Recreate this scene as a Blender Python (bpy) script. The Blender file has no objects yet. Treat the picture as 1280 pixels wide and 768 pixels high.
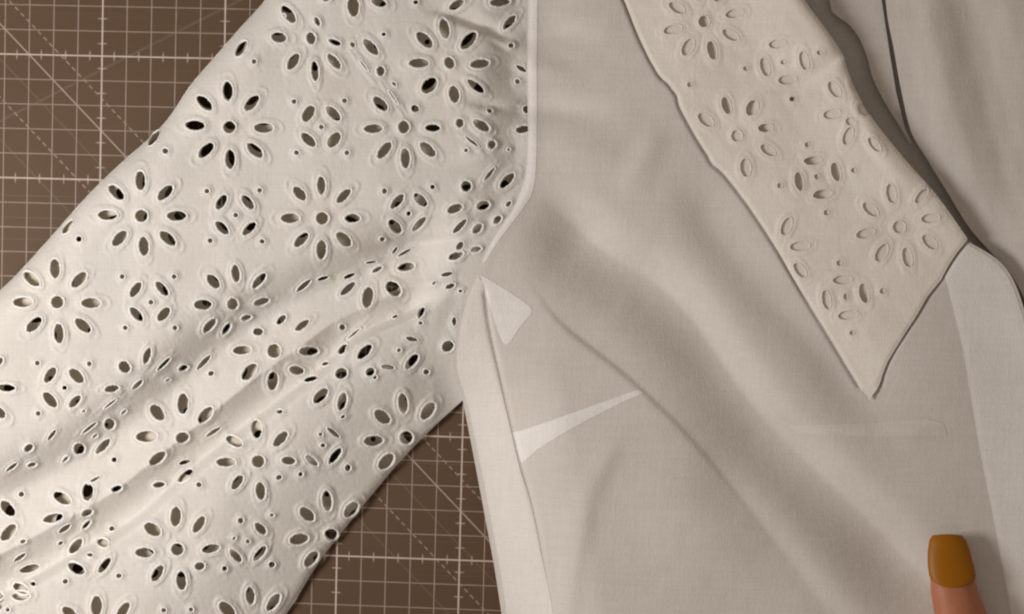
import bpy, math, random
import numpy as np
from mathutils import Vector, Euler

rng = np.random.default_rng(7)
random.seed(7)
scene = bpy.context.scene
COL = scene.collection

# ------------------------------------------------------------------ camera
FPX = 2500.0                       # focal length in photo pixels (1280 wide)
CROT = (-0.04601166, 0.05993532, 0.0257991)
CLOC = (0.21577683, -0.05862984, 0.80136579)
cam = bpy.data.cameras.new("camera")
cam.lens = 36.0 * FPX / 1280.0
cam.sensor_width = 36.0
cam.clip_start = 0.01
cam.clip_end = 50
camo = bpy.data.objects.new("camera", cam)
camo.location = CLOC
camo.rotation_euler = CROT
COL.objects.link(camo)
scene.camera = camo

# ------------------------------------------------------------------ world, lamps, exposure
world = bpy.data.worlds.new("World")
scene.world = world
world.use_nodes = True
bg = world.node_tree.nodes["Background"]
bg.inputs[0].default_value = (1.0, 0.83, 0.68, 1)
bg.inputs[1].default_value = 0.265

def lamp(name, loc, target, size, power, col):
    l = bpy.data.lights.new(name, 'AREA')
    l.shape = 'DISK'
    l.size = size
    l.energy = power
    l.color = col
    o = bpy.data.objects.new(name, l)
    o.location = loc
    o.rotation_euler = (Vector(target) - Vector(loc)).to_track_quat('-Z', 'Y').to_euler()
    COL.objects.link(o)
    return o
lamp("window_light", (-0.30, -0.15, 0.42), (0.12, -0.12, 0.0), 0.20, 2.8, (1.0, 0.955, 0.90))

vs = scene.view_settings
vs.view_transform = 'Standard'
vs.look = 'None'
vs.exposure = 0.0
vs.gamma = 1.0
vs.use_curve_mapping = False
scene.cycles.pixel_filter_type = 'BLACKMAN_HARRIS'
scene.cycles.filter_width = 2.2

# ------------------------------------------------------------------ measuring helpers
PX = 0.000326                      # metres per photo pixel on the mat
RM = np.array(Euler(CROT, 'XYZ').to_matrix())
C0 = np.array(CLOC)

def P(x, y, h):
    """photo pixel measured at height h (in pixel lengths above the mat) -> metres"""
    x = np.asarray(x, float); y = np.asarray(y, float); z = np.asarray(h, float) * PX
    x, y, z = np.broadcast_arrays(x, y, z)
    d = np.stack([(x - 640) / FPX, (384 - y) / FPX, -np.ones_like(x)], -1) @ RM.T
    t = (z - C0[2]) / d[..., 2]
    return C0 + d * t[..., None]

def sstep(t):
    t = np.clip(t, 0, 1)
    return t * t * (3 - 2 * t)

def line_dist(x, y, pts):
    """distance to a polyline, side sign (+ to its right hand when walking, y down), parameter 0..1"""
    best = np.full(x.shape, 1e9); sg = np.zeros(x.shape); par = np.zeros(x.shape)
    pts = np.asarray(pts, float)
    seg = np.hypot(*(pts[1:] - pts[:-1]).T); L = seg.sum(); acc = 0
    for (a, b, s) in zip(pts[:-1], pts[1:], seg):
        u = (b - a) / s
        t = np.clip((x - a[0]) * u[0] + (y - a[1]) * u[1], 0, s)
        dx = x - a[0] - u[0] * t; dy = y - a[1] - u[1] * t
        d = np.hypot(dx, dy)
        cr = u[0] * (y - a[1]) - u[1] * (x - a[0])
        m = d < best
        best = np.where(m, d, best); sg = np.where(m, np.where(cr >= 0, 1.0, -1.0), sg)
        par = np.where(m, (acc + t) / L, par); acc += s
    return best, sg, par

def smooth_poly(pts, n=6):
    """Catmull-Rom through an open list of points"""
    p = [np.array(q, float) for q in pts]
    p = [2 * p[0] - p[1]] + p + [2 * p[-1] - p[-2]]
    out = []
    for i in range(1, len(p) - 2):
        for k in range(n):
            t = k / n
            out.append(0.5 * ((2 * p[i]) + (-p[i-1] + p[i+1]) * t + (2*p[i-1] - 5*p[i] + 4*p[i+1] - p[i+2]) * t*t
                              + (-p[i-1] + 3*p[i] - 3*p[i+1] + p[i+2]) * t**3))
    out.append(p[-2])
    return np.array(out)

def poly_sdf(x, y, pts):
    """positive inside, in pixels"""
    pts = np.asarray(pts, float)
    d = np.full(x.shape, 1e9); inside = np.zeros(x.shape, bool)
    n = len(pts); gx = np.zeros(x.shape); gy = np.zeros(x.shape)
    for i in range(n):
        a = pts[i]; b = pts[(i + 1) % n]
        e = b - a; l2 = max((e * e).sum(), 1e-9)
        t = np.clip(((x - a[0]) * e[0] + (y - a[1]) * e[1]) / l2, 0, 1)
        dx = x - a[0] - e[0] * t; dy = y - a[1] - e[1] * t
        dd = np.hypot(dx, dy)
        m = dd < d
        d = np.where(m, dd, d); gx = np.where(m, dx, gx); gy = np.where(m, dy, gy)
        if a[1] != b[1]:
            c = ((a[1] > y) != (b[1] > y)) & (x < (b[0] - a[0]) * (y - a[1]) / (b[1] - a[1]) + a[0])
            inside ^= c
    return np.where(inside, d, -d), gx, gy

class Field:
    """a height function evaluated once on a regular grid, read back with cubic interpolation"""
    def __init__(self, fn, x0, y0, x1, y1, st=2.0):
        self.x0, self.y0, self.st = x0, y0, st
        X, Y = np.meshgrid(np.arange(x0, x1 + st, st), np.arange(y0, y1 + st, st))
        self.G = fn(X, Y)
    def __call__(self, x, y):
        x = np.asarray(x, float); y = np.asarray(y, float)
        G = self.G; ny, nx = G.shape
        u = np.clip((x - self.x0) / self.st, 1, nx - 3.001); v = np.clip((y - self.y0) / self.st, 1, ny - 3.001)
        i = np.floor(u).astype(int); j = np.floor(v).astype(int); fu = u - i; fv = v - j
        def w(t): return (((-.5*t + 1)*t - .5)*t, (1.5*t - 2.5)*t*t + 1, ((-1.5*t + 2)*t + .5)*t, (.5*t - .5)*t*t)
        wu, wv = w(fu), w(fv)
        out = 0
        for b in range(4):
            row = sum(wu[a] * G[j + b - 1, i + a - 1] for a in range(4))
            out = out + wv[b] * row
        return out

def waves(x, y, lam, n, seed, aniso=None):
    r = np.random.default_rng(seed); s = np.zeros(x.shape)
    for _ in range(n):
        a = r.uniform(0, math.pi) if aniso is None else aniso + r.normal(0, .3)
        k = 2 * math.pi / (lam * r.uniform(.6, 1.6))
        s = s + np.sin(k * (x * math.cos(a) + y * math.sin(a)) + r.uniform(0, 6.28))
    return s / math.sqrt(n)

def creases(x, y, lst):
    h = np.zeros(x.shape)
    for pts, A, wl, wr, fade0, fade1 in lst:      # wl: width on the left hand side when walking, wr: right hand
        d, s, t = line_dist(x, y, smooth_poly(pts, 4))
        w = np.where(s > 0, wr, wl)
        f = np.ones(x.shape)
        if fade0 > 0: f = f * sstep(t / fade0)
        if fade1 > 0: f = f * sstep((1 - t) / fade1)
        h = h + A * f * np.exp(-(d / w) ** 2)
    return h

# ------------------------------------------------------------------ mesh helpers
def link(name, me, mat, parent=None, smooth=True):
    o = bpy.data.objects.new(name, me)
    COL.objects.link(o)
    if mat: me.materials.append(mat)
    if parent: o.parent = parent
    if smooth and len(me.polygons):
        me.polygons.foreach_set("use_smooth", np.ones(len(me.polygons), bool))
    return o

def mesh_np(name, V, quads, tris=None):
    me = bpy.data.meshes.new(name)
    quads = np.asarray(quads, np.int32).reshape(-1, 4)
    tris = np.zeros((0, 3), np.int32) if tris is None else np.asarray(tris, np.int32).reshape(-1, 3)
    me.vertices.add(len(V)); me.vertices.foreach_set("co", np.asarray(V, np.float32).ravel())
    nl = quads.size + tris.size; nf = len(quads) + len(tris)
    me.loops.add(nl); me.loops.foreach_set("vertex_index", np.concatenate([quads.ravel(), tris.ravel()]))
    me.polygons.add(nf)
    st = np.concatenate([np.arange(len(quads)) * 4, quads.size + np.arange(len(tris)) * 3]).astype(np.int32)
    me.polygons.foreach_set("loop_start", st)
    me.update(calc_edges=True); me.validate()
    return me

def hole_field(X, Y, holes, reach=14.0):
    """signed distance (negative inside a hole) and its gradient; also which hole kind is nearest"""
    D = np.full(X.shape, 99.0); GX = np.zeros(X.shape); GY = np.zeros(X.shape)
    x0, y0 = X[0, 0], Y[0, 0]; st = (X[0, -1] - X[0, 0]) / (X.shape[1] - 1)
    for (hx, hy, a, b, ang) in holes:
        r = a + reach
        i0 = max(int((hy - r - y0) / st), 0); i1 = min(int((hy + r - y0) / st) + 2, X.shape[0])
        j0 = max(int((hx - r - x0) / st), 0); j1 = min(int((hx + r - x0) / st) + 2, X.shape[1])
        if i1 <= i0 or j1 <= j0: continue
        xs = X[i0:i1, j0:j1] - hx; ys = Y[i0:i1, j0:j1] - hy
        c, s = math.cos(ang), -math.sin(ang)       # angle counter-clockwise as seen, y down
        u = xs * c + ys * s; v = -xs * s + ys * c
        rho = np.sqrt((u / a) ** 2 + (v / b) ** 2) + 1e-6
        gu = u / a**2 / rho; gv = v / b**2 / rho; g = np.hypot(gu, gv) + 1e-9
        d = (rho - 1) / g
        gx = (gu * c - gv * s) / g; gy = (gu * s + gv * c) / g
        sub = D[i0:i1, j0:j1]; m = d < sub
        D[i0:i1, j0:j1] = np.where(m, d, sub)
        GX[i0:i1, j0:j1] = np.where(m, gx, GX[i0:i1, j0:j1])
        GY[i0:i1, j0:j1] = np.where(m, gy, GY[i0:i1, j0:j1])
    return D, GX, GY

def cloth(name, outline, height, mat, parent, step=2.0, holes=(), thick=1.0, relief=None):
    """a sheet of cloth inside an outline, holes cut through it, following height(x, y).
    The grid is clipped exactly along the outline and the hole rims (marching squares)."""
    pts = np.asarray(outline, float)
    x0, y0 = pts.min(0) - 2 * step; x1, y1 = pts.max(0) + 2 * step
    X, Y = np.meshgrid(np.arange(x0, x1, step), np.arange(y0, y1, step))
    F, gx, gy = poly_sdf(X, Y, pts)
    sn = np.sign(F); nrm = np.maximum(np.abs(F), 1e-6)
    gx = gx / nrm * sn; gy = gy / nrm * sn
    D = None
    if len(holes):
        D, hx, hy = hole_field(X, Y, holes)
        m = D < F
        F = np.where(m, D, F); gx = np.where(m, hx, gx); gy = np.where(m, hy, gy)
    m = np.abs(F) < 0.22 * step
    X = X - np.where(m, gx * F, 0); Y = Y - np.where(m, gy * F, 0)
    F = np.where(m, 1e-4, F)
    ins = F > 0
    ny, nx = X.shape
    idx = np.arange(X.size).reshape(X.shape)
    ax, ay, cuts = [X.ravel()], [Y.ravel()], []
    def cut(A, B, base):                      # crossing points between neighbouring grid vertices
        fa, fb = F.ravel()[A], F.ravel()[B]
        t = np.clip(fa / np.where(np.abs(fa - fb) < 1e-9, 1e-9, fa - fb), 0, 1)
        ax.append(X.ravel()[A] * (1 - t) + X.ravel()[B] * t); ay.append(Y.ravel()[A] * (1 - t) + Y.ravel()[B] * t)
        cuts.append((A, B, t))
    hm = ins[:, :-1] != ins[:, 1:]; vm = ins[:-1] != ins[1:]
    HI = np.full(hm.shape, -1); VI = np.full(vm.shape, -1)
    HI[hm] = X.size + np.arange(hm.sum()); VI[vm] = X.size + hm.sum() + np.arange(vm.sum())
    cut(idx[:, :-1][hm], idx[:, 1:][hm], 0); cut(idx[:-1][vm], idx[1:][vm], 0)
    ax = np.concatenate(ax); ay = np.concatenate(ay)
    def spread(G):
        g = G.ravel(); return np.concatenate([g] + [g[A] * (1 - t) + g[B] * t for A, B, t in cuts])
    a, b, c, d = idx[:-1, :-1], idx[:-1, 1:], idx[1:, 1:], idx[1:, :-1]
    eab, ebc, edc, ead = HI[:-1], VI[:, 1:], HI[1:], VI[:, :-1]
    code = ins[:-1, :-1] * 1 + ins[:-1, 1:] * 2 + ins[1:, 1:] * 4 + ins[1:, :-1] * 8
    corner = (a, b, c, d); edge = (eab, ebc, edc, ead)
    polys = {3: [], 4: [], 5: []}
    for k in range(1, 16):
        mk = code == k
        if not mk.any(): continue
        if k in (5, 10):
            i0 = (0, 2) if k == 5 else (1, 3)
            for q in i0: polys[3].append(np.stack([edge[(q - 1) % 4][mk], corner[q][mk], edge[q][mk]], -1))
            continue
        ring = []
        for q in range(4):
            if k >> q & 1: ring.append(corner[q][mk])
            if (k >> q & 1) != (k >> ((q + 1) % 4) & 1): ring.append(edge[q][mk])
        polys[len(ring)].append(np.stack(ring, -1))
    groups = [np.concatenate(v)[:, ::-1] for v in polys.values() if v]
    H = height(ax, ay)
    if relief: H = H + relief(X, Y, D, ax, ay, spread)
    V = P(ax, ay, H)
    used = np.zeros(len(V), bool)
    for g in groups: used[g.ravel()] = True
    mp = np.cumsum(used) - 1
    me = bpy.data.meshes.new(name)
    V = V[used]
    me.vertices.add(len(V)); me.vertices.foreach_set("co", np.asarray(V, np.float32).ravel())
    loops = np.concatenate([mp[g].ravel() for g in groups]).astype(np.int32)
    sizes = np.concatenate([np.full(len(g), g.shape[1]) for g in groups])
    me.loops.add(len(loops)); me.loops.foreach_set("vertex_index", loops)
    me.polygons.add(len(sizes)); me.polygons.foreach_set("loop_start", np.concatenate([[0], np.cumsum(sizes)[:-1]]).astype(np.int32))
    me.update(calc_edges=True); me.validate()
    le = np.zeros(len(me.loops), np.int32); me.loops.foreach_get("edge_index", le)
    cnt = np.bincount(le, minlength=len(me.edges))
    at = me.attributes.new("sharp_edge", 'BOOLEAN', 'EDGE'); at.data.foreach_set("value", cnt == 1)
    o = link(name, me, mat, parent)
    if thick:
        md = o.modifiers.new("cloth_thickness", 'SOLIDIFY')
        md.thickness = thick * PX; md.offset = -1.0
        md.use_rim = True; md.use_rim_only = True
    return o

def rings_mesh(name, holes, height, rt, nseg=30, lift=0.5, wob=0.25):
    V = []; Q = []; base = 0
    for (hx, hy, a, b, ang) in holes:
        r = rt if a > 5 else rt * .8
        n = nseg if a > 5 else 16
        th = np.linspace(0, 2 * math.pi, n, endpoint=False)
        c, s = math.cos(ang), -math.sin(ang)
        aa, bb = a + r * .45, b + r * .45
        jit = 1 + rng.normal(0, .02, n)
        u = aa * np.cos(th) * jit; v = bb * np.sin(th) * jit
        nu = np.cos(th) / aa; nv = np.sin(th) / bb; nn = np.hypot(nu, nv); nu /= nn; nv /= nn
        rr = r * (1 + rng.normal(0, wob * .5, n))
        if a / max(b, .1) > 2.6: rr = rr * .7
        K = 6
        for k in range(K):
            ph = 2 * math.pi * k / K
            off = rr * math.cos(ph); up = rr * .8 * math.sin(ph)
            uu = u + nu * off; vv = v + nv * off
            x = hx + uu * c - vv * s; y = hy + uu * s + vv * c
            xc = hx + u * c - v * s; yc = hy + u * s + v * c
            V.append(P(x, y, height(xc, yc) + lift + up))
        for k in range(K):
            k2 = (k + 1) % K
            for i in range(n):
                j = (i + 1) % n
                Q.append((base + k*n + i, base + k*n + j, base + k2*n + j, base + k2*n + i))
        base += K * n
    return mesh_np(name, np.concatenate(V), Q)

# ------------------------------------------------------------------ materials
def new_mat(name):
    m = bpy.data.materials.new(name); m.use_nodes = True
    nt = m.node_tree
    return m, nt, nt.nodes["Principled BSDF"]

def cloth_mat(name, col, mottled=0.03, bump=0.15, translucent=0.0, weave=2600.0, sheen=0.15, slub=.035):
    m, nt, b = new_mat(name)
    N = nt.nodes; L = nt.links
    tc = N.new("ShaderNodeTexCoord")
    n1 = N.new("ShaderNodeTexNoise"); n1.inputs["Scale"].default_value = 38; n1.inputs["Detail"].default_value = 3
    L.new(tc.outputs["Object"], n1.inputs["Vector"])
    mx = N.new("ShaderNodeMix"); mx.data_type = 'RGBA'
    L.new(n1.outputs["Fac"], mx.inputs["Factor"])
    c = np.array(col)
    mx.inputs["A"].default_value = (*(c * (1 - mottled) * np.array([1.0, .985, .96])), 1)
    mx.inputs["B"].default_value = (*np.clip(c * (1 + mottled) * np.array([1.0, 1.0, 1.02]), 0, .9), 1)
    # slubs: thicker and thinner threads along warp and weft
    prev = mx.outputs["Result"]
    for sc in ((1300, 70, 300), (70, 1300, 300)):
        mp_ = N.new("ShaderNodeMapping"); mp_.inputs["Scale"].default_value = sc
        ns = N.new("ShaderNodeTexNoise"); ns.inputs["Scale"].default_value = 1.0; ns.inputs["Detail"].default_value = 3
        L.new(tc.outputs["Object"], mp_.inputs["Vector"]); L.new(mp_.outputs[0], ns.inputs["Vector"])
        mr = N.new("ShaderNodeMapRange"); mr.inputs[1].default_value = .3; mr.inputs[2].default_value = .7
        mr.inputs[3].default_value = 1 - slub; mr.inputs[4].default_value = 1 + slub * .6
        L.new(ns.outputs["Fac"], mr.inputs[0])
        vm = N.new("ShaderNodeVectorMath"); vm.operation = 'SCALE'
        L.new(prev, vm.inputs[0]); L.new(mr.outputs[0], vm.inputs["Scale"]); prev = vm.outputs[0]
    L.new(prev, b.inputs["Base Color"])
    b.inputs["Roughness"].default_value = .92
    b.inputs["Specular IOR Level"].default_value = .2
    b.inputs["Sheen Weight"].default_value = sheen
    # fine threads, warp and weft: two stretched noises
    hs = []
    for sc in ((2600, 500, 1000), (500, 2600, 1000)):
        mp_ = N.new("ShaderNodeMapping"); mp_.inputs["Scale"].default_value = sc
        nz = N.new("ShaderNodeTexNoise"); nz.inputs["Scale"].default_value = 1.0; nz.inputs["Detail"].default_value = 2
        L.new(tc.outputs["Object"], mp_.inputs["Vector"]); L.new(mp_.outputs[0], nz.inputs["Vector"]); hs.append(nz)
    ad = N.new("ShaderNodeMath"); ad.operation = 'ADD'
    L.new(hs[0].outputs["Fac"], ad.inputs[0]); L.new(hs[1].outputs["Fac"], ad.inputs[1])
    n5 = N.new("ShaderNodeTexNoise"); n5.inputs["Scale"].default_value = 130; n5.inputs["Detail"].default_value = 4
    L.new(tc.outputs["Object"], n5.inputs["Vector"])
    a2 = N.new("ShaderNodeMath"); a2.operation = 'MULTIPLY_ADD'; a2.inputs[1].default_value = 1.5
    L.new(n5.outputs["Fac"], a2.inputs[0]); L.new(ad.outputs[0], a2.inputs[2])
    bp = N.new("ShaderNodeBump"); bp.inputs["Strength"].default_value = bump; bp.inputs["Distance"].default_value = .0004
    L.new(a2.outputs[0], bp.inputs["Height"])
    L.new(bp.outputs["Normal"], b.inputs["Normal"])
    if translucent:
        tr = N.new("ShaderNodeBsdfTranslucent"); tr.inputs[0].default_value = (.85, .76, .62, 1)
        ms = N.new("ShaderNodeMixShader"); ms.inputs[0].default_value = translucent
        L.new(b.outputs[0], ms.inputs[1]); L.new(tr.outputs[0], ms.inputs[2])
        L.new(ms.outputs[0], N["Material Output"].inputs["Surface"])
    return m

M_eyelet = cloth_mat("white_eyelet_cotton", (.755, .735, .70), bump=.3, translucent=.08)
M_under = cloth_mat("white_eyelet_cotton_shaded", (.74, .68, .58))  # same white cotton, coloured darker and warmer to paint in shade between the layers
M_thread = cloth_mat("white_embroidery_thread", (.89, .885, .865), bump=.8, weave=5200)
M_lawn = cloth_mat("sheer_white_lawn", (.672, .638, .606), bump=.35, mottled=.055)
M_double = cloth_mat("doubled_white_lawn", (.85, .83, .81), bump=.35)
M_collar = cloth_mat("cream_eyelet_collar", (.85, .815, .765), bump=.35)
M_lining = cloth_mat("collar_lining", (.79, .75, .69), bump=.2)

def mat_material():
    m, nt, b = new_mat("printed_brown_mat")
    N = nt.nodes; L = nt.links
    tc = N.new("ShaderNodeTexCoord"); sp = N.new("ShaderNodeSeparateXYZ")
    L.new(tc.outputs["Object"], sp.inputs[0])
    def mth(op, a, b_=None, c_=None, clamp=False):
        n = N.new("ShaderNodeMath"); n.operation = op; n.use_clamp = clamp
        for i, v in enumerate((a, b_, c_)):
            if v is None: continue
            if isinstance(v, (int, float)): n.inputs[i].default_value = v
            else: L.new(v, n.inputs[i])
        return n.outputs[0]
    x = mth('MULTIPLY', sp.outputs[0], 100.0)      # centimetres
    y = mth('MULTIPLY', sp.outputs[1], -100.0)
    def near(v, per, half):                        # 1 close to a multiple of per
        r = mth('ABSOLUTE', mth('SUBTRACT', mth('FRACT', mth('ADD', mth('DIVIDE', v, per), 0.5)), 0.5))
        r = mth('MULTIPLY', r, per)
        return mth('SUBTRACT', 1.0, mth('DIVIDE', mth('SUBTRACT', r, half * .6), half * .8), clamp=True)
    vx = near(x, 1, .019); hy = near(y, 1, .019)
    VX = near(x, 5, .029); HY = near(y, 5, .029)
    tx = mth('MULTIPLY', near(mth('ADD', x, .5), 1, .025), near(y, 5, .17))
    ty = mth('MULTIPLY', near(mth('ADD', y, .5), 1, .025), near(x, 5, .17))
    def atline(expr, half):
        r = mth('ABSOLUTE', expr)
        return mth('SUBTRACT', 1.0, mth('DIVIDE', mth('SUBTRACT', r, half * .6), half * .8), clamp=True)
    d = mth('SUBTRACT', y, x)
    s = mth('ADD', y, x)
    diag = atline(mth('SUBTRACT', d, 3.0), .035)
    dots = mth('GREATER_THAN', mth('FRACT', mth('MULTIPLY', s, 2.1)), .42)
    dd1 = mth('MULTIPLY', mth('MAXIMUM', atline(mth('SUBTRACT', d, 1.7), .036), atline(mth('SUBTRACT', d, 5.93), .036)), dots)
    faint = mth('MAXIMUM', atline(mth('SUBTRACT', d, 4.4), .04), atline(mth('SUBTRACT', d, 7.6), .04))
    f2 = atline(mth('SUBTRACT', mth('MULTIPLY_ADD', x, .52, y), .55), .05)
    faint = mth('MAXIMUM', faint, f2)
    tot = mth('MAXIMUM', mth('MULTIPLY', vx, .40), mth('MULTIPLY', hy, .34))
    tot = mth('MAXIMUM', tot, mth('MULTIPLY', VX, .80)); tot = mth('MAXIMUM', tot, mth('MULTIPLY', HY, .74))
    tot = mth('MAXIMUM', tot, mth('MULTIPLY', tx, .45)); tot = mth('MAXIMUM', tot, mth('MULTIPLY', ty, .45))
    tot = mth('MAXIMUM', tot, mth('MULTIPLY', diag, .46)); tot = mth('MAXIMUM', tot, mth('MULTIPLY', dd1, .33))
    tot = mth('MAXIMUM', tot, mth('MULTIPLY', faint, .06))
    # uneven ink
    nz = N.new("ShaderNodeTexNoise"); nz.inputs["Scale"].default_value = 160; nz.inputs["Detail"].default_value = 4
    L.new(tc.outputs["Object"], nz.inputs["Vector"])
    tot = mth('MULTIPLY', tot, mth('MULTIPLY_ADD', nz.outputs["Fac"], .7, .62))
    n2 = N.new("ShaderNodeTexNoise"); n2.inputs["Scale"].default_value = 22; n2.inputs["Detail"].default_value = 6
    L.new(tc.outputs["Object"], n2.inputs["Vector"])
    base = N.new("ShaderNodeMix"); base.data_type = 'RGBA'
    L.new(n2.outputs["Fac"], base.inputs["Factor"])
    base.inputs["A"].default_value = (.088, .049, .025, 1); base.inputs["B"].default_value = (.112, .065, .035, 1)
    # faint blade marks and scuffs
    for rot, sc in ((.5, (9, 900, 1)), (-.9, (7, 700, 1))):
        mp_ = N.new("ShaderNodeMapping"); mp_.inputs["Rotation"].default_value = (0, 0, rot); mp_.inputs["Scale"].default_value = sc
        ns = N.new("ShaderNodeTexNoise"); ns.inputs["Scale"].default_value = 1.0; ns.inputs["Detail"].default_value = 1
        L.new(tc.outputs["Object"], mp_.inputs["Vector"]); L.new(mp_.outputs[0], ns.inputs["Vector"])
        tot = mth('MAXIMUM', tot, mth('MULTIPLY', mth('SUBTRACT', ns.outputs["Fac"], .70, clamp=True), .55))
    ink = N.new("ShaderNodeMix"); ink.data_type = 'RGBA'
    L.new(tot, ink.inputs["Factor"]); L.new(base.outputs["Result"], ink.inputs["A"])
    ink.inputs["B"].default_value = (.72, .60, .55, 1)
    L.new(ink.outputs["Result"], b.inputs["Base Color"])
    b.inputs["Roughness"].default_value = .62; b.inputs["Specular IOR Level"].default_value = .3
    n3 = N.new("ShaderNodeTexNoise"); n3.inputs["Scale"].default_value = 1500
    L.new(tc.outputs["Object"], n3.inputs["Vector"])
    bp = N.new("ShaderNodeBump"); bp.inputs["Strength"].default_value = .15; bp.inputs["Distance"].default_value = .0002
    L.new(n3.outputs["Fac"], bp.inputs["Height"]); L.new(bp.outputs["Normal"], b.inputs["Normal"])
    return m

# ------------------------------------------------------------------ setting: table top, then the mat on it
def slab(name, x0, y0, x1, y1, z0, z1, mat, bevel):
    V = [(x0,y0,z0),(x1,y0,z0),(x1,y1,z0),(x0,y1,z0),(x0,y0,z1),(x1,y0,z1),(x1,y1,z1),(x0,y1,z1)]
    Q = [(0,3,2,1),(4,5,6,7),(0,1,5,4),(1,2,6,5),(2,3,7,6),(3,0,4,7)]
    o = link(name, mesh_np(name, V, Q), mat, smooth=False)
    md = o.modifiers.new("bevel", 'BEVEL'); md.width = bevel; md.segments = 3
    return o
mw, nt, b = new_mat("dark_wood")
nz = nt.nodes.new("ShaderNodeTexNoise"); nz.inputs["Scale"].default_value = 14; nz.inputs["Detail"].default_value = 8
cr = nt.nodes.new("ShaderNodeValToRGB")
cr.color_ramp.elements[0].color = (.05, .028, .016, 1); cr.color_ramp.elements[1].color = (.12, .07, .04, 1)
nt.links.new(nz.outputs["Fac"], cr.inputs[0]); nt.links.new(cr.outputs[0], b.inputs["Base Color"])
b.inputs["Roughness"].default_value = .5
tb = slab("table_top", -.55, -.75, .95, .55, -.033, -.0031, mw, .003)
tb["kind"] = "structure"
mt = slab("cutting_mat", -.16, -.36, .54, .14, -.003, 0, mat_material(), .0006)
mt["label"] = "brown cutting mat printed with a fine white centimetre grid, lying under the blouse"
mt["category"] = "cutting mat"

# ------------------------------------------------------------------ the blouse
BL = bpy.data.objects.new("blouse", None); COL.objects.link(BL)
BL.empty_display_size = .05
BL["label"] = "white blouse with a floral eyelet sleeve and pointed eyelet collar, spread on the mat"
BL["category"] = "blouse"

ARM = [(664,-170),(662,0),(660,100),(661,180),(657,225),(641,260),(613,300),(597,335),(583,365),(573,400),(567,445),(569,472),(578,499)]
FRONT_LEFT = [(578,499),(590,560),(605,640),(618,710),(627,768),(640,850),(652,930)]
FRONT = np.concatenate([smooth_poly(ARM, 5)[:-1], smooth_poly(FRONT_LEFT, 4),
    [(1330,930)], smooth_poly([(1335,800),(1318,600),(1304,480),(1283,397),(1267,351),(1246,324),(1208,301)], 4),
    [(1160,262),(1090,185),(1030,90),(985,-10),(950,-170)]])

COLLAR_L = [(740,-90),(775,-12),(800,50),(822,92),(834,104),(846,120),(850,135),(872,175),(884,193),(890,205),(905,218),(935,257),(968,307),(1000,362),(1040,427),(1076,487)]
COLLAR_TIP = [(1083,494),(1087,501),(1090,495)]
COLLAR_R = [(1097,486),(1110,452),(1127,424),(1146,394),(1160,370),(1176,350),(1190,325),(1209,300)]
COLLAR_T = [(1209,298),(1172,246),(1130,198),(1086,142),(1066,104),(1058,84),(1052,66),(1032,36),(1003,-4),(950,-90)]
def jitter(pts, amp, seed):
    r = np.random.default_rng(seed); return np.array(pts) + r.normal(0, amp, (len(pts), 2))
COLLAR = np.concatenate([jitter(smooth_poly(COLLAR_L, 4), .2, 3), COLLAR_TIP, jitter(smooth_poly(COLLAR_R, 4), .2, 4), smooth_poly(COLLAR_T, 5)])

COLLAR_EDGE = np.concatenate([smooth_poly(COLLAR_L, 2), smooth_poly(COLLAR_R, 2)])
FRONT_CREASES = [
    # long valley from the armhole to the lower right: wide soft slope on its lower left, sharp on the other
    ([(660,238),(712,282),(760,322),(812,352),(860,398),(905,462),(955,528),(1020,592),(1100,670),(1170,745),(1230,830)], -33, 27, 60, .12, .25),
    ([(655,335),(700,398),(770,455),(812,492),(868,548),(930,625),(1005,722),(1060,790)], -3.6, 34, 5, .2, .8),
    ([(860,560),(930,640),(1000,728),(1060,800)], -8, 24, 40, .3, 0),
    ([(845,200),(905,300),(968,372),(1030,440),(1085,508),(1150,532)], -10, 40, 30, .2, .3),
    # pulls at the armhole seam
    ([(662,48),(700,42),(760,50)], -7, 14, 16, 0, .8),
    ([(662,133),(705,136),(790,144)], -10, 14, 18, 0, .8),
    ([(665,84),(700,90),(740,96)], 4, 14, 14, 0, .8),
    ([(668,180),(740,190),(800,215)], 4, 22, 20, 0, .8),
    # crinkled rise beside the dart and the flat crease under the collar tip
    ([(985,534),(1080,539),(1190,540)], 3.4, 12, 9, .5, .25),
    ([(790,520),(745,600),(722,680),(706,790)], 3, 14, 20, .3, 0),
    ([(832,150),(800,210),(770,260)], 4, 18, 18, .4, .5),
    ([(880,610),(960,700),(1030,800)], 2, 20, 30, .3, 0),
    ([(605,360),(614,420),(640,530),(652,580),(668,640),(682,710),(692,800)], -2.6, 2.6, 2.6, .02, .5),
]
def H_front(x, y):
    S, _, _ = poly_sdf(x, y, FRONT)
    dl, _, _ = line_dist(x, y, smooth_poly(ARM + FRONT_LEFT[1:], 2))
    ez = 44 - 38 * sstep((y - 410) / 110)                       # height of the edge itself
    base = 46
    h = ez + (base - ez) * sstep(dl / 130) ** .8
    h = h + .8 * np.exp(-((dl - 8) / 7) ** 2) * sstep((400 - y) / 100)   # ridge of the armhole seam
    h = h + creases(x, y, FRONT_CREASES)
    h = h + 1.3 * waves(x, y, 190, 7, 21) * sstep(dl / 60) + .10 * waves(x, y, 45, 9, 22)
    # cloth presses down right along the collar edges
    dc, _, _ = line_dist(x, y, COLLAR_EDGE)
    h = h - 3.4 * np.exp(-(dc / 2.6) ** 2) * (y < 486)
    # and stays below the collar that lies on it
    sc, _, _ = poly_sdf(x, y, COLLAR)
    cs = 49.5 + .75 * creases(x, y, FRONT_CREASES) - 6.5
    h = np.where(sc > -1, np.minimum(h, cs), h)
    return np.maximum(h, 2.0)
H_front = Field(H_front, 540, -180, 1345, 940, 2.0)
front = cloth("bodice_front", FRONT, H_front, M_lawn, BL, step=2.0, thick=1.2)

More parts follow.
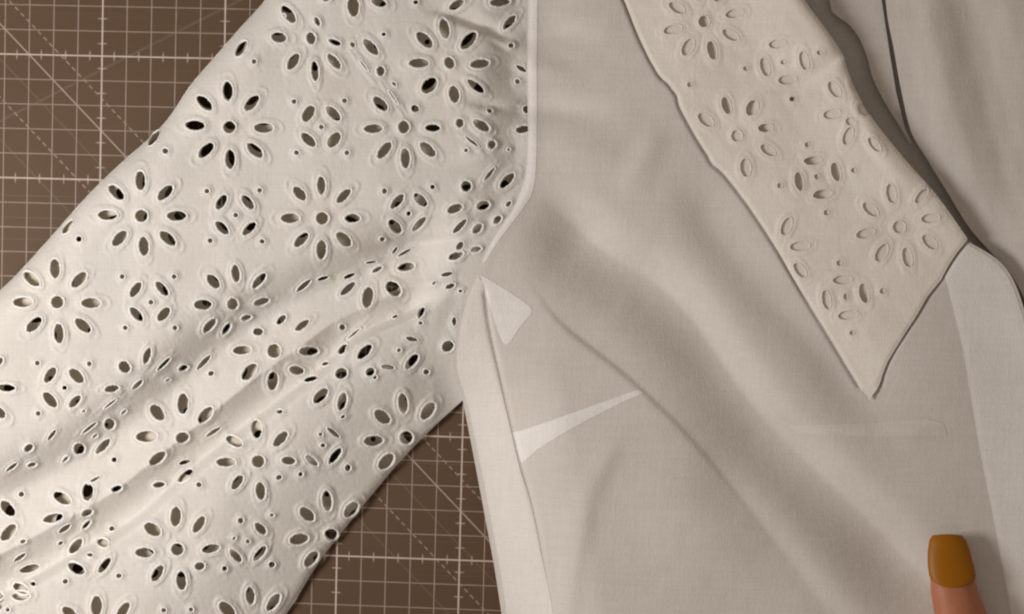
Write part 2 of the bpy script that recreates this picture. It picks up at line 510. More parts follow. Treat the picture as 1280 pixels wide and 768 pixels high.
# doubled cloth: placket, dart, seam allowances, lying a hair above the front
def patch(name, outline, step=1.8, up=.8, mat=M_double, wave=0):
    o = np.array(outline, float)
    def hh(x, y):
        s, _, _ = poly_sdf(x, y, o)
        return H_front(x, y) + up * .3 * sstep(np.maximum(s, 0) / 8) + .4 + (wave * waves(x, y, 40, 6, 5) if wave else 0)
    return cloth(name, o, hh, mat, BL, step=step, thick=0)
PL_L = [(1181,346),(1192,390),(1204,440),(1214,500),(1226,570),(1240,640),(1253,710),(1264,768),(1290,920)]
placket = patch("placket", np.concatenate([smooth_poly(PL_L, 4), [(1322,920),(1330,800),(1314,600),(1300,480)],
    smooth_poly([(1279,397),(1263,352),(1243,327),(1207,304)], 4)]), up=1.2)
dart = patch("bust_dart", [(640,541),(660,536),(700,522),(750,504),(798,487),(806,491),(780,502),(740,522),(700,544),(672,562),(652,580),(646,562)])
tri = patch("seam_allowance", smooth_poly([(600,343),(622,356),(645,371),(665,388),(652,406),(634,431),(624,418),(612,382),(600,343)], 3))
arm_sa = patch("seam_allowance", np.concatenate([smooth_poly([(661,-60),(660,0),(659,100),(660,180),(656,225)], 4),
    smooth_poly([(642,262),(618,297),(604,325),(606,328),(624,300),(650,266),(667,236),(671,180),(671,100),(672,0),(673,-60)], 4)]), up=.9)
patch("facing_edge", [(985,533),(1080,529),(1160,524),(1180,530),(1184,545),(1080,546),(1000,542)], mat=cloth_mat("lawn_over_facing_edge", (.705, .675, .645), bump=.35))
side_sa = patch("seam_allowance", np.concatenate([smooth_poly([(597,345),(586,370),(577,402),(571,445),(573,470),(583,500),(598,568),(612,640),(628,730),(645,850)], 4),
    smooth_poly([(702,850),(690,760),(676,690),(664,630),(650,586),(641,548),(625,478),(612,410),(603,352)], 4)]), up=.5,
    mat=cloth_mat("lawn_over_seam_allowance", (.785, .755, .73), bump=.35))

# the other front, lower, running off to the right, and the back of the blouse seen in the neck opening
RIGHT = np.concatenate([smooth_poly([(1095,-170),(1107,0),(1117,60),(1127,115),(1139,165),(1158,198),(1184,240),(1211,284),(1240,317),(1263,342),(1283,380),(1298,430),(1310,520),(1318,640)], 4),
                        [(1325,930),(1440,930),(1440,-170)]])
def H_right(x, y):
    s, _, _ = poly_sdf(x, y, RIGHT)
    h = 34 + 3 * sstep(s / 60) + 2.0 * waves(x, y, 170, 7, 31, aniso=-.4) + .3 * waves(x, y, 40, 8, 32)
    h = h + creases(x, y, [([(1200,-60),(1225,60),(1250,180),(1290,300)], -7, 40, 28, .2, .2),
                           ([(1160,-80),(1172,40),(1190,160),(1230,270)], 4, 24, 24, .2, .2)])
    return h
right = cloth("bodice_front", RIGHT, H_right, M_lawn, BL, step=2.6, thick=1.2)
FACING = np.concatenate([smooth_poly([(1010,-170),(1036,-4),(1044,18),(1060,30),(1074,48),(1084,72),(1091,98),(1106,128),(1126,160),(1140,184)], 4),
                         [(1150,200),(1142,184),(1131,160),(1120,115),(1111,60),(1102,0),(1091,-170)]])
facing = cloth("neck_facing", FACING, lambda x, y: 25 + 2 * np.sin(y / 60.) + .5 * waves(x, y, 70, 5, 41), M_lawn, BL, step=2.6, thick=1.5)
BACK = [(700,-170),(1440,-170),(1440,930),(690,930),(650,760),(640,560),(660,400),(690,200)]
back = cloth("bodice_back", BACK, lambda x, y: 2.2 + 12 * sstep((x - 950) / 80) * sstep((430 - y) / 110) + .6 * waves(x, y, 120, 6, 51), M_lawn, BL, step=9, thick=0)

# ------------------------------------------------------------------ eyelet pattern
def ang(x, y, cx, cy): return math.atan2(-(y - cy), x - cx)
SHORT = {'/': 58, '\\': -50, '|': 90, '-': 0}
def petals(cx, cy, lst, c=(8.2, 8.2, 0), a=12.6, b=6.6):
    """centre eyelet and petals; each petal (x, y[, a, b[, angle]])"""
    out = []
    if c: out.append((cx, cy, c[0], c[1], math.radians(c[2])))
    for p in lst:
        aa, bb = (p[2], p[3]) if len(p) > 3 else (a, b)
        an = math.radians(p[4]) if len(p) > 4 else ang(p[0], p[1], cx, cy)
        out.append((p[0], p[1], aa, bb, an))
    return out
def flower(cx, cy, rot=0, r=42.5, skip=(), a=12.8, b=6.8, c=8.3):
    out = [(cx, cy, c, c, 0)]
    for k in range(8):
        if k in skip: continue
        t = math.radians(rot + 45 * k)
        out.append((cx + r * math.cos(t), cy - r * math.sin(t), a, b, t))
    return out
def four(cx, cy, rot=0, r=23.5, d=45, a=11, b=6, skip=()):
    out = [(cx, cy, 3.2, 3.2, 0)]
    for k in range(4):
        t = math.radians(rot + 45 + 90 * k)
        if k not in skip: out.append((cx + r * math.cos(t), cy - r * math.sin(t), a, b, t + math.pi / 2))
        if d: out.append((cx + d * math.cos(t), cy - d * math.sin(t), 3.4, 3.4, 0))
    return out
D3 = (3.4, 3.4, 0)
SL = []     # (name, holes)
FL, MO, ST = "embroidered_flower", "embroidered_rosette", "eyelet_ring"
SL.append((FL, petals(287,159,[(285,114),(256,129),(244,157),(258,188),(288,199),(319,188),(330,160),(315,129)])))
SL.append((FL, petals(177,270,[(176,226),(146,241),(135,269),(150,298),(180,308),(210,298),(221,270),(207,241)])))
SL.append((FL, petals(72,378,[(69,336),(40,349),(29,378),(43,406),(74,417),(104,407),(114,379),(99,350)])))
SL.append((FL, petals(403,273,[(402,232,12,5.6),(375,242,11,6.2),(363,273,12,6.5),(377,300,12,6),(402,312,12.5,6.6),(430,299,12,7),(441,273,10,6),(430,245,12,5.6)])))
SL.append((FL, petals(505,159,[(476,130,12,6.4),(492,122,11,1.2,-56),(519,136,5,5.4),(467,161,12,6),(541,160,10,5),(481,188,13,6.2),(507,198,13,6.2),(535,187,12.5,6.6)], c=(7.4,8.4,0))))
SL.append((FL, petals(562,79,[(531,50,13.5,7.2),(556,36,13,6.6,-78),(586,51,14,7,48),(524,79,13,6.2),(600,80,12.5,6.2,8),(537,107,12,8.6,45),(568,118,11,7,-80),(595,108,13,4.8,-38)], c=(6.4,8.2,20))))
SL.append((FL, petals(389,48,[(361,18,13.5,6.5,-52),(397,27,6.5,3.4,-65),(349,47,10,6.8,-10),(419,53,8.5,3.8,-22),(367,77,12,6.2,58),(394,89,13,5,-85),(418,77,12,5.4,-50)], c=(6,8,10))))
SL.append((FL, petals(604,257,[(583,233,6.8,7.2,0),(612,218,11,2.2,52),(634,226,12.5,5.6,46),(569,261,10.5,5.8,22),(636,255,4.6,3,50),(622,275,6.4,4.4,50),(575,283,12,3.6,46),(597,286,8,5,50)], c=(8.6,6,15))))
SL.append((FL, petals(291,380,[(267,352,11,6.6),(295,342,11.5,5.6,-82),(324,351,12.5,5.2,48),(254,381,11.5,6.8),(327,377,10.5,4.6,16),(262,407,11.5,5.2,48),(283,411,9,4,56),(308,397,7,3.6,14)], c=(7,7.6,0))))
SL.append((FL, petals(472,337,[(508,334,11.5,5.4,10),(492,361,11,8.4,-42),(460,372,13.6,7.2,80),(435,361,12,4.2,42),(437,345,8,2.6,22),(404,348,7.5,2.4,16),(380,357,12,3.2,40),(506,316,10.5,2.0,30),(494,313,5.5,2.0,54),(464,328,7,1.8,8)], c=(7.2,3.2,30))))
SL.append((FL, petals(343,439,[(323,415,6.6,5.2,0),(352,400,8,4.2,48),(378,407,11,4.6,38),(303,438,12,5.8,4),(386,439,12.5,6,0),(312,465,13,7,50),(341,476,12.2,7.2,84),(371,463,9.8,5.8,-12)], c=(8.6,9.2,0))))
SL.append((FL, petals(228,547,[(197,516,12,7.6,-50),(229,505,13.6,7.2,88),(257,519,13,6.4,48),(184,546,13.8,7.4,2),(197,573,12.6,6.2,38),(231,578,7.5,2.8,16),(232,595,12,5,42),(199,606,8,4,6),(267,540,11,2.6,32)], c=(8.6,7,20))))
SL.append((FL, petals(323,577,[(293,552,11.8,6,-25),(321,537,12,6.8,-86),(351,549,12.5,6,48),(283,578,12.4,6,0),(361,576,9,5.4,-6),(297,603,11,5.6,55),(326,614,11.5,6.4,-84)])))
SL.append((FL, petals(427,467,[(456,440,12.4,5.8,46),(429,437,8,4.2,52),(389,474,9,3.2,16),(463,465,6.4,5.4,40),(401,495,12.4,6.4,48),(428,502,12,5.8,76)], c=(8,7.2,30))))
SL.append((FL, petals(508,547,[(478,521,12,7.6,-38),(504,504,13,6.4,-84),(535,514,13,7.2,54),(467,551,12.6,6.8,4),(483,577,12.6,7.4,46)], c=(8.6,8.6,0))))
SL.append((FL, petals(414,668,[(384,643,11.4,7.2,-40),(409,626,13.2,6.4,-84),(439,637,12,7,50),(374,674,12.4,7,12),(389,699,12.2,6.4,50)], c=(8.4,7.4,0))))
SL.append((FL, petals(222,687,[(191,662,11.8,7.6,-32),(220,646,13,7,86),(249,656,12.4,5.8,58),(181,691,12,6.6,-2),(264,686,11.8,5.6,12),(197,717,12,6,58),(227,726,12.4,6.8,-86),(250,708,6.6,5.4,10)])))
SL.append((FL, petals(109,641,[(110,615,11.6,7.4,86),(78,623,12.4,7,-28),(146,611,7.4,4,20),(67,648,13.2,5.8,14),(81,661,9,3.2,34),(108,656,7.4,3,46),(118,600,9,1.8,30)], c=(7.6,4.4,22))))
SL.append((FL, petals(313,790,[(284,762,12.6,7.4,-42),(313,745,11.6,6,-84),(342,753,13,6.2,54),(275,792),(351,790),(285,818),(314,828),(342,816)])))
SL.append((FL, petals(124,800,[(121,758,13,7.4,88),(154,764,13,6,56),(88,767,12,6.4,-38),(82,800),(95,829),(124,841),(164,800),(154,829)])))
SL.append((FL, petals(-8,698,[(10,636,12.4,7,-48),(11,666,13.4,6.8,48),(25,697,9,2.6,34),(37,711,13,4.6,14),(26,736,11,6,-30),(0,752,11,6,84)], c=(4,4,0))))
SL.append((FL, petals(-32,487,[(8,485,12,5,-4),(0,516,9,6,-45),(0,452,6,4,60),(-32,446),(-62,458),(-72,487),(-61,516),(-32,528)])))
SL.append((FL, petals(496,-30,[(442,8,13.4,7.6,-86),(474,3,10,5.6,-20),(408,-2,6,4,0),(496,-72),(536,-30),(466,-60),(526,-60)])))
SL.append((FL, petals(624,-34,[(571,6,10.6,5.4,30),(625,3,13,5.6,4),(637,28,11.6,5,48),(584,-34),(664,-34),(624,-74)])))
SL.append((MO, [(402,159,*D3),(386,142,11.5,7,58),(417,142,12,6,-46),(386,175,12,6,-44),(418,175,11.5,7,56),(368,127,*D3),(431,126,*D3),(371,191,*D3),(434,191,*D3)]))
SL.append((MO, [(295,269,*D3),(277,253,11,5.8,58),(310,253,11.4,5.6,-52),(278,285,11.2,5.6,-46),(312,286,11.4,5.4,44),(259,239,*D3),(325,238,*D3),(263,301,*D3),(328,302,*D3)]))
SL.append((MO, [(511,267,*D3),(497,252,12,5.4,48),(526,250,11,6,-46),(494,283,11,6.6,-48),(524,280,12,4.2,46),(481,239,3.4,4,0),(541,234,*D3),(478,299,3.6,3.2,0)]))
SL.append((MO, [(189,378,*D3),(170,362,11.4,5.6,56),(203,361,11.6,5.4,-50),(171,393,11.6,5.6,-48),(205,393,11,6,50),(153,346,*D3),(218,346,*D3),(157,410,*D3),(219,410,*D3)]))
SL.append((MO, [(81,485,*D3),(63,469,11.6,6,56),(96,470,12,6.8,-44),(63,500,12.4,6.4,-48),(94,502,10.4,5,46),(47,454,*D3),(112,455,*D3),(48,517,*D3),(105,514,3,1.8,30)]))
SL.append((ST, [(575,154,5.2,6.2,0),(602,157,12,6,-32),(590,177,11,1.8,-38),(615,181,5.4,5.8,0),(583,188,2.8,2.8,0),(636,187,2.2,1.8,0),(612,139,3.6,2.8,-20),(647,102,3.4,3.4,0),(654,162,9.4,5,10)]))
SL.append((ST, [(464,59,13,6,-48),(476,89,5.4,6.6,0),(493,105,3.6,2.2,-42),(441,56,3.2,4,30),(480,43,3.2,2.8,0),(455,82,9.5,1,-52),(520,3,3.6,3,0)]))
SL.append((ST, [(652,86,7.6,2.8,-32),(639,57,3.8,3.4,0),(658,137,4.6,5.2,20)]))
SL.append((ST, [(156,459,8.4,7,-44),(184,445,11,4.8,72),(205,455,12,2.4,44),(229,460,6.6,3.8,20),(255,453,12.4,3.2,46),(264,467,4,3.4,30),(140,486,9.6,4.8,10),(172,481,8.6,3,42),(210,475,3.6,1.6,20)]))
SL.append((ST, [(138,505,10.4,1.5,38),(137,530,7,7.4,0),(112,535,12,2,38),(155,515,4.6,2,38),(119,545,3.8,2,35),(99,561,7.4,7.6,0),(129,558,12.8,5,46),(82,574,5.4,2.4,44),(143,575,3.6,3.6,0),(65,544,8.4,2.4,52),(36,560,6.6,4.6,36),(40,581,6,3,14),(15,584,9,2.4,36)]))
SL.append((ST, [(428,409,4.2,4.2,0),(407,455,4.6,2.6,20),(443,417,11,1.4,40),(350,515,4,3,10)]))
SL.append((ST, [(570,320,10,5,22),(575,308,4.2,7,-30),(595,312,7,4,16),(559,343,7.6,2.8,12),(543,354,3.4,1.8,40),(563,358,6.4,3.4,22),(527,391,8,3.6,62),(526,404,3,2.6,0),(576,364,3,2.4,0),(568,402,3,6,0)]))
SL.append((ST, [(485,459,8.4,3.2,-8),(515,424,7.6,2.8,-12),(515,452,12,5.6,50),(533,465,4,3.8,0),(560,433,8,7,30),(469,472,3,2.4,60),(499,438,3.2,2.6,30),(494,396,4,2,30)]))
SL.append((ST, [(401,543,2.8,2.6,0),(417,541,10,2.8,-38),(404,557,3.4,2.8,0),(390,576,10,4.4,-42),(419,570,12.6,5,52),(435,585,4,4.6,0),(376,593,3.2,3,0),(349,597,4.2,3.4,30),(429,521,3.4,2.2,30)]))
SL.append((MO, [(310,677,3,3,0),(326,661,9.6,5.4,-46),(295,695,10.6,5,-48),(325,692,12,5,50),(340,644,3,2.4,0),(301,651,4,4,0),(281,711,3.6,3.6,0),(340,706,4.4,4.2,0),(293,673,3,2,30)]))
SL.append((MO, [(113,694,4,2.8,0),(95,683,12,6,50),(129,679,8,5.6,-12),(96,711,12,6.6,-28),(131,707,12,5,52),(149,720,4,3.2,0),(82,727,3.8,3.4,20),(76,679,3.8,2.6,20),(140,661,3.6,3.6,0),(29,677,4,2.8,20)]))
SL.append((ST, [(302,61,11.6,5.4,56),(318,77,*D3),(355,20,2,2,0)]))
SL.append((ST, [(193,173,11.6,3.6,54),(207,189,4,4,0)]))
SL.append((ST, [(85,284,10.4,3.8,52),(99,299,4,4,0)]))
SL.append((ST, [(249,568+60/3.2*0+8,3.4,3.4,0),(143.5,575.5,3.4,3.4,0),(27,618,3.8,3.8,0),(249,606,3.6,3.6,0)][2:]))
SL.append((ST, [(205,763,3.4,3.2,0),(239,762,3.2,2.8,0),(222,778,3.2,3.2,0),(205,795,*D3),(239,795,*D3)]))
# pattern going on outside the photograph
for (cx, cy) in ((10,850),(235,895),(-110,790),(-98,600),(-98,420),(440,-150)): SL.append((FL, flower(cx, cy)))
for (cx, cy) in ((10,762),(125,905),(-45,905),(-110,700),(600,-110),(380,-90),(-50,600)): SL.append((MO, four(cx, cy)))
MOF = {id(hs) for nm, hs in SL if nm != FL and len(hs) and max(abs(h[4]) for h in hs) > 3.3}
SL = [(nm, [(h[0], h[1], h[2], h[3], math.radians(h[4])) for h in hs] if id(hs) in MOF else hs) for nm, hs in SL]
SLEEVE_HOLES = [h for _, hs in SL for h in hs]

# ------------------------------------------------------------------ sleeve
S_LEFT = [(470,-170),(400,-90),(352,-30),(329,3),(300,35),(266,74),(237,108),(214,143),(192,168),(150,205),(108,246),(62,298),(22,342),(-3,366),(-60,420),(-150,500)]
S_RIGHT = [(240,915),(290,850),(356,770),(400,701),(450,637),(500,577),(546,530),(579,500)]
SLEEVE = np.concatenate([smooth_poly(S_LEFT, 4), [(-160,925)], smooth_poly(S_RIGHT, 4), [(582,470),(580,430),(588,395),(598,362),(612,336),(626,305),(652,268),(668,226),(672,100),(674,-170)]])
SLEEVE_CREASES = [
    ([(-160,690),(-60,652),(0,630),(100,578),(200,508),(300,424),(380,378),(450,348),(520,312),(612,300)], -42, 36, 60, 0, .12),
    ([(-150,830),(0,742),(90,690),(160,650),(215,603),(290,541),(390,466),(440,421),(520,383),(590,346)], -42, 44, 10, 0, .10),
    ([(520,8),(560,18),(600,32),(640,48),(664,56)], -12, 9, 6, .5, 0),
    ([(572,124),(600,130),(640,137),(664,140)], -9, 8, 6, .5, 0),
    ([(604,44),(628,60),(662,70)], -5, 4, 5, .5, 0),
    ([(470,60),(500,110),(530,140)], -3, 18, 18, .4, .4),
    ([(440,312),(520,304),(612,298)], -6, 7, 9, .5, 0),
    ([(560,196),(610,200),(662,190)], 4, 12, 12, .5, 0),
    ([(540,225),(600,210),(662,212)], -3, 10, 10, .6, 0),
    ([(545,92),(600,98),(662,94)], 5, 14, 14, .5, 0),
    ([(540,420),(560,380),(590,350)], 4, 12, 8, .3, 0),
    ([(535,470),(552,440),(560,400)], -3, 8, 8, .3, .3),
    ([(300,610),(400,540),(480,470)], 3, 30, 30, .4, .4),
]
def H_sleeve(x, y):
    S, _, _ = poly_sdf(x, y, SLEEVE)
    dl, _, _ = line_dist(x, y, smooth_poly(S_LEFT, 2))
    dr, _, _ = line_dist(x, y, smooth_poly(S_RIGHT, 2))
    h = 58 + 0 * x
    h = h + np.minimum(creases(x, y, SLEEVE_CREASES[:1]), creases(x, y, SLEEVE_CREASES[1:2])) + creases(x, y, SLEEVE_CREASES[2:])
    h = h + 1.6 * waves(x, y, 150, 7, 61) + .18 * waves(x, y, 42, 9, 62)
    # both long edges are folds and roll down towards the mat
    el = np.sqrt(np.clip(1 - (1 - np.clip(dl / 46, 0, 1)) ** 2, 0, 1))
    er = np.sqrt(np.clip(1 - (1 - np.clip(dr / 14, 0, 1)) ** 2, 0, 1))
    h = 4 + (h - 4) * el
    h = 5 + (h - 5) * (.16 * er + .84 * sstep(dr / 150) ** .6)
    # meets the armhole seam under the edge of the front
    da, _, _ = line_dist(x, y, smooth_poly(ARM, 2))
    ez = H_front(x, y) - 2.0 - 3.0 * np.exp(-((da - 7) / 6) ** 2) * 0
    w = 1 - sstep((da - 6) / 60)
    inside_front = poly_sdf(x, y, FRONT)[0] > 0
    w = np.where(inside_front, 1, w)
    h = h * (1 - w) + ez * w + 3.0 * w * (1 - w)
    return np.maximum(h, 2.5)
H_sleeve = Field(H_sleeve, -170, -180, 720, 930, 2.0)
def make_relief(big, k):
    """raised satin stitch round each eyelet and a pointed outline round each petal"""
    def f(X, Y, D, x, y, spread):
        D1 = spread(D)
        E, _, _ = hole_field(X, Y, big, reach=8)
        E = spread(E)
        near = np.clip(1 - np.abs(D1) / 20, 0, 1)
        ir = 1 + .5 * waves(x, y, 26, 6, 88)
        h = 1.3 * np.exp(-((np.maximum(D1, 0) - 2.6) / 2.0) ** 2) + .7 * ir * np.exp(-(E / 1.5) ** 2) * (D1 > 2) + .35 * (1 - sstep(np.maximum(E, 0) / 3)) * (E < 3)
        # thread pull: small radial puckers beside the stitching
        h = h + .22 * near * waves(x, y, 9, 8, 77)
        return k * h
    return f
BIG = [(h[0] + 3 * math.cos(h[4]) * (1 if ok_ else 0), h[1] - 3 * math.sin(h[4]) * (1 if ok_ else 0), h[2] + 8.5, h[3] + (4.6 if h[3] > 5 else 2.2), h[4])
       for nm, hs in SL for h in hs for ok_ in (nm == FL,) if h[2] > 8.8 and h[3] > 3.9]
petal_relief = make_relief(BIG, 1.0)
sleeve = cloth("sleeve", SLEEVE, H_sleeve, M_eyelet, BL, step=1.5, holes=SLEEVE_HOLES, thick=.9, relief=petal_relief)
for nm, hs in [q for nm, hs in SL for q in ([(nm, hs)] if nm != ST else [(nm, [h]) for h in hs])]:
    me = rings_mesh(nm, hs, lambda x, y: H_sleeve(x, y), 1.75, lift=1.1)
    link(nm, me, M_thread, sleeve)

# lower layer of the sleeve, with the same eyelet pattern
UNDER = np.concatenate([smooth_poly(S_LEFT, 4) + [4, 2], [(-150,915)], smooth_poly(S_RIGHT, 4) + [-4, -3], [(600,470),(640,300),(672,226),(690,100),(690,-170)]])
UH = []
ca, sa = math.cos(math.radians(5.0)), math.sin(math.radians(5.0))
for i in range(-9, 10):
    for j in range(-9, 10):
        ux, uy = 110.5 * i, 110.5 * j
        cx = 289 + ux * ca + uy * sa; cy = 153 - ux * sa + uy * ca
        if not (-170 < cx < 720 and -190 < cy < 940): continue
        UH += flower(cx, cy, rot=5, a=13.5, b=7.4, c=9) if (i + j) % 2 == 0 else four(cx, cy, rot=5, a=12, b=7)
def H_under(x, y):
    return np.maximum(H_sleeve(x, y) - 13.5, 1.2)
under = cloth("sleeve_underside", UNDER, H_under, M_under, BL, step=2.2, holes=UH, thick=.8)

# ------------------------------------------------------------------ collar
CO = []
CO.append((FL, petals(880,27,[(890,63,12,5.8,-78),(860,59,12,6.6,60),(846,10,11,6,-30),(918,17,11.5,5.6,14),(913,44,11.5,5.6,-30),(841,37,12,5.6,14),(870,-11,12,6,104),(900,-8,11.5,6,60)], c=(7,7.6,0))))
CO.append((FL, petals(921,170,[(908,132,11.4,5.6,-74),(940,135,10.6,7,66),(957,160,9.5,5.5,4),(882,150,11.5,6.5,-40),(932,210,11.5,6.4,-84),(960,188,11,5.5,-35)], c=(7,7.4,0))))
CO.append((MO, [(979,78,3.2,3.2,0),(1005,76,12,5.6,-78),(984,100,11.5,6,6),(956,84,12,5.6,-76),(972,55,11,5.6,10),(990,124,*D3),(932,86,3.4,3,0),(862,106,3.2,3.2,0),(1024,66,3.2,3,0)]))
CO.append((MO, [(1021,221,3.4,3.4,0),(1016,201,11.5,5.4,4),(1045,215,12,6,-78),(999,227,12,5.6,-80),(1028,243,12,6,10),(1009,181,*D3),(975,232,3.6,3.6,0),(1067,213,*D3),(1033,266,3.6,3.6,0)]))
CO.append((FL, petals(1062,152,[(1043,112,11.5,6.2,-56),(1040,143,11,6,10),(1060,170,12,5.6,70),(1080,137,9,7,-45),(1093,181,11,5,-50),(1068,106,9,4.5,-80)], c=(5,5,0))))
CO.append((FL, petals(1124,284,[(1114,242,12.4,6,-80),(1088,262,12,6.2,-42),(1082,292,12,6,14),(1102,316,12.5,6.4,60),(1134,322,12.5,6,-78),(1162,303,11.5,6.4,-45),(1163,273,11.5,6,8),(1152,245,11.5,5,50)], c=(8,8,0))))
CO.append((FL, petals(962,300,[(983,283,12,6,66),(1000,308,12.4,6,6),(1000,338,11,5.6,-52)], c=None)))
CO.append((MO, [(1057,371,3,4.4,0),(1053,350,12,5.6,6),(1033,375,12.4,5.2,-80),(1080,367,12.8,6,-78),(1060,394,12.5,5.8,8),(1049,329,3.6,3.6,0),(1103,364,3.6,3.6,0),(1065,416,3.2,3,0)]))
CO = [(nm, [(h[0], h[1], h[2], h[3], math.radians(h[4])) for h in hs] if nm == MO else hs) for nm, hs in CO]
COLLAR_HOLES = [h for _, hs in CO for h in hs if abs(h[0]) > 1]
CR = smooth_poly(COLLAR_T, 3)
def H_collar(x, y):
    S, _, _ = poly_sdf(x, y, COLLAR)
    dt, _, _ = line_dist(x, y, CR)
    up = sstep(S / 60)
    base = 49.5 + 0 * x
    hf = creases(x, y, FRONT_CREASES)
    lift = 12 * sstep(1 - dt / 90) * sstep((430 - y) / 330)
    roll = np.sqrt(np.clip(1 - (1 - np.clip(dt / 16, 0, 1)) ** 2, 0, 1))
    h = base + .75 * hf + lift * (.35 + .65 * roll) 
    h = h + 1.5 * waves(x, y, 120, 7, 71) * up + .15 * waves(x, y, 34, 8, 72)
    h = h + creases(x, y, [([(1052,64),(1035,82),(1000,104),(950,120)], -3.5, 7, 12, 0, .5),
                           ([(1082,142),(1100,190),(1150,250)], 2, 10, 10, .3, .3)])
    dlow, _, _ = line_dist(x, y, COLLAR_EDGE)
    return h - 1.2 * (1 - sstep(dlow / 5))
H_collar = Field(H_collar, 730, -180, 1220, 500, 2.0)
CBIG = [(h[0], h[1], h[2] + 8.5, h[3] + 5, h[4]) for h in COLLAR_HOLES if h[2] > 8.8]
collar_relief = make_relief(CBIG, .55)
collar = cloth("collar", COLLAR, H_collar, M_collar, BL, step=1.5, holes=COLLAR_HOLES, thick=1.2, relief=collar_relief)
for nm, hs in CO:
    me = rings_mesh(nm, [h for h in hs if poly_sdf(np.array([h[0]]), np.array([h[1]]), COLLAR)[0][0] > 4], lambda x, y: H_collar(x, y), 1.2, lift=.5)
    link(nm, me, M_collar, collar)
DEEP = [(908,132),(940,133),(890,62),(880,27),(957,160),(999,227),(1016,199),(1045,215),(1028,245),(990,124),(1080,372)]
SHR = np.array(COLLAR)
cloth("collar_lining", SHR + (np.array([960., 200.]) - SHR) * .004, lambda x, y: H_collar(x, y) - 1.7 - sum(3.6 * np.exp(-(((x - q[0])**2 + (y - q[1])**2) / 130.)) for q in DEEP), M_lining, collar, step=2.4, thick=0)

# ------------------------------------------------------------------ finger
def loft(name, rings, caps=True):
    n = len(rings[0]); V = np.concatenate(rings); Q = []; T = []
    for k in range(len(rings) - 1):
        for i in range(n):
            j = (i + 1) % n
            Q.append((k*n + i, k*n + j, (k+1)*n + j, (k+1)*n + i))
    if caps:
        V = np.concatenate([V, rings[0].mean(0)[None], rings[-1].mean(0)[None]])
        a, b = len(V) - 2, len(V) - 1
        for i in range(n):
            j = (i + 1) % n
            T.append((a, j, i)); T.append((b, (len(rings)-1)*n + i, (len(rings)-1)*n + j))
    return mesh_np(name, V, Q, T)
m_skin, nt, b = new_mat("skin")
nz = nt.nodes.new("ShaderNodeTexNoise"); nz.inputs["Scale"].default_value = 120; nz.inputs["Detail"].default_value = 5
tc = nt.nodes.new("ShaderNodeTexCoord"); nt.links.new(tc.outputs["Object"], nz.inputs["Vector"])
cr = nt.nodes.new("ShaderNodeValToRGB")
cr.color_ramp.elements[0].color = (.40, .135, .065, 1); cr.color_ramp.elements[1].color = (.52, .21, .11, 1)
nt.links.new(nz.outputs["Fac"], cr.inputs[0]); nt.links.new(cr.outputs[0], b.inputs["Base Color"])
b.inputs["Roughness"].default_value = .55; b.inputs["Subsurface Weight"].default_value = .25; b.inputs["Subsurface Radius"].default_value = (.004, .0012, .0006)
b.inputs["Subsurface Scale"].default_value = 1.0
bp = nt.nodes.new("ShaderNodeBump"); bp.inputs["Strength"].default_value = .35; bp.inputs["Distance"].default_value = .0004
n4 = nt.nodes.new("ShaderNodeTexNoise"); n4.inputs["Scale"].default_value = 1300; nt.links.new(tc.outputs["Object"], n4.inputs["Vector"])
nt.links.new(n4.outputs["Fac"], bp.inputs["Height"]); nt.links.new(bp.outputs["Normal"], b.inputs["Normal"])
m_nail, nt, b = new_mat("ochre_nail_polish")
nz = nt.nodes.new("ShaderNodeTexNoise"); nz.inputs["Scale"].default_value = 260; nz.inputs["Detail"].default_value = 3
cr = nt.nodes.new("ShaderNodeValToRGB")
cr.color_ramp.elements[0].color = (.37, .13, .0005, 1); cr.color_ramp.elements[1].color = (.30, .115, .001, 1)
nt.links.new(nz.outputs["Fac"], cr.inputs[0]); nt.links.new(cr.outputs[0], b.inputs["Base Color"])
b.inputs["Roughness"].default_value = .45; b.inputs["Specular IOR Level"].default_value = .25

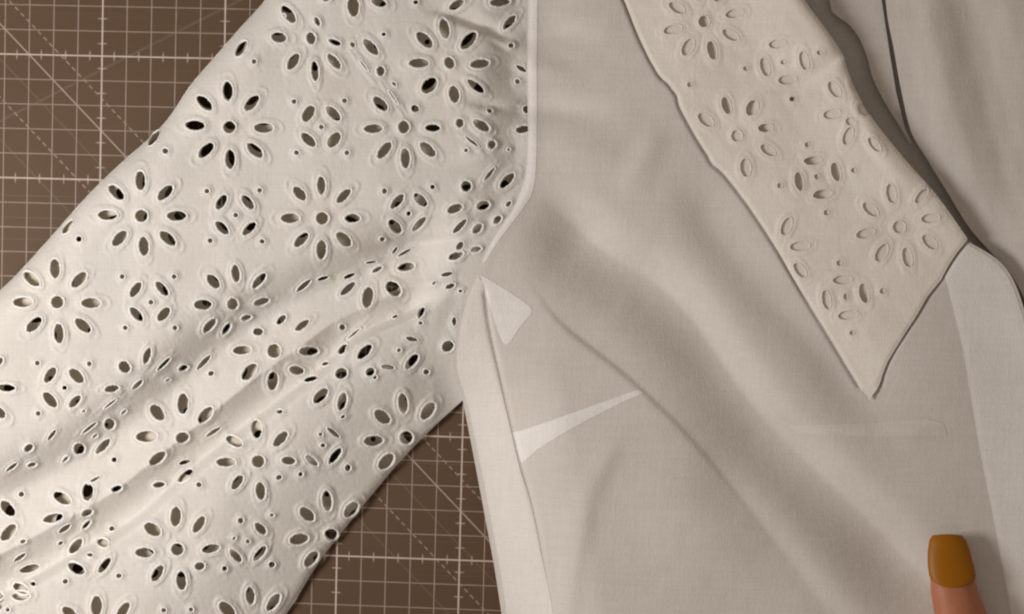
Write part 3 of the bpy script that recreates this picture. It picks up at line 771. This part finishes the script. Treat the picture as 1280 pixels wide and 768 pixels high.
PER = bpy.data.objects.new("person", None); COL.objects.link(PER); PER.empty_display_size = .02
PER["label"] = "person of whom one fingertip with ochre nail polish shows, pointing on the blouse front"
PER["category"] = "person"
FB = 42.0     # height of the cloth under the fingertip
def finger_section(y):
    """centre x, half width, half height, centre height at photo row y"""
    t = (y - 674) / 100.0
    cx = np.interp(y, [660,700,740,768,850,1150], [1184,1187,1193,1201,1222,1290])
    w = np.interp(y, [674,677,682,690,705,740,768,830,900,980,1060,1150], [7,14,19,23,26,29.5,33,36,37,41,38,40])
    hgt = np.interp(y, [674,678,684,695,715,740,780,850,900,980,1060,1150], [5,10,14,18,22,25,27,29,30,33,32,34])
    cz = np.interp(y, [674,700,740,800,900,980,1150], [FB+12,FB+19,FB+25,FB+34,FB+50,FB+62,FB+70])
    return cx, w, hgt, cz
rings = []
for y in list(np.concatenate([np.linspace(674, 700, 10), np.linspace(705, 780, 14), np.linspace(790, 1150, 26)])):
    cx, w, hh, cz = finger_section(y)
    th = np.linspace(0, 2*math.pi, 36, endpoint=False)
    kn = 1 + .02 * math.sin(y * .8) * math.exp(-((y - 980) / 26) ** 2) * 2
    X = cx + w * np.sign(np.cos(th)) * np.abs(np.cos(th)) ** .92
    Z = cz + hh * np.sin(th) * np.where(np.sin(th) > 0, kn, .92)
    # nail bed is slightly sunk between the skin folds
    bed = math.exp(-((y - 704) / 26) ** 2)
    Z = Z - 1.8 * bed * np.exp(-((X - cx) / (w * .72)) ** 4) * (np.sin(th) > 0)
    rings.append(P(X, y + 0 * X, Z))
finger = link("finger", loft("finger", rings), m_skin, PER)
# nail: a curved plate covering nearly the whole width, squared free edge with nipped corners
V = []; Q = []
nu, nv = 19, 22
for top in (0, 1):
    for j in range(nv):
        v = j / (nv - 1)
        y = 668 + 63 * v
        for i in range(nu):
            u = -1 + 2 * i / (nu - 1)
            yy = y - 9 * (1 - u*u) * 0 + (1 - v) * 1.5 * u * u + v * (-10 * abs(u) ** 2.4) + (v * 4)
            cx = np.interp(v, [0, .5, 1], [1184, 1187, 1191.5])
            hw = np.interp(v, [0, .10, .35, .7, .9, 1], [18.5, 23, 26.5, 29, 29.2, 27.5])
            hw = hw + .0
            cxs, w, hh, cz = finger_section(max(yy, 676))
            arch = 13 * (1 - math.sqrt(max(1 - (u * .93) ** 2, 0)))
            z = np.interp(yy, [666, 676, 700, 740], [FB+31, FB+35, FB+40.5, FB+49.5]) - arch - (0 if top else 1.6)
            V.append(P(cx + hw * u, yy, z))
def vid(t, j, i): return t * nu * nv + j * nu + i
for j in range(nv - 1):
    for i in range(nu - 1):
        Q.append((vid(1,j,i), vid(1,j+1,i), vid(1,j+1,i+1), vid(1,j,i+1)))
        Q.append((vid(0,j,i), vid(0,j,i+1), vid(0,j+1,i+1), vid(0,j+1,i)))
for i in range(nu - 1):
    Q.append((vid(0,0,i), vid(1,0,i), vid(1,0,i+1), vid(0,0,i+1)))
    Q.append((vid(0,nv-1,i), vid(0,nv-1,i+1), vid(1,nv-1,i+1), vid(1,nv-1,i)))
for j in range(nv - 1):
    Q.append((vid(0,j,0), vid(0,j+1,0), vid(1,j+1,0), vid(1,j,0)))
    Q.append((vid(0,j,nu-1), vid(1,j,nu-1), vid(1,j+1,nu-1), vid(0,j+1,nu-1)))
nail = link("fingernail", mesh_np("fingernail", np.array(V), Q), m_nail, finger)
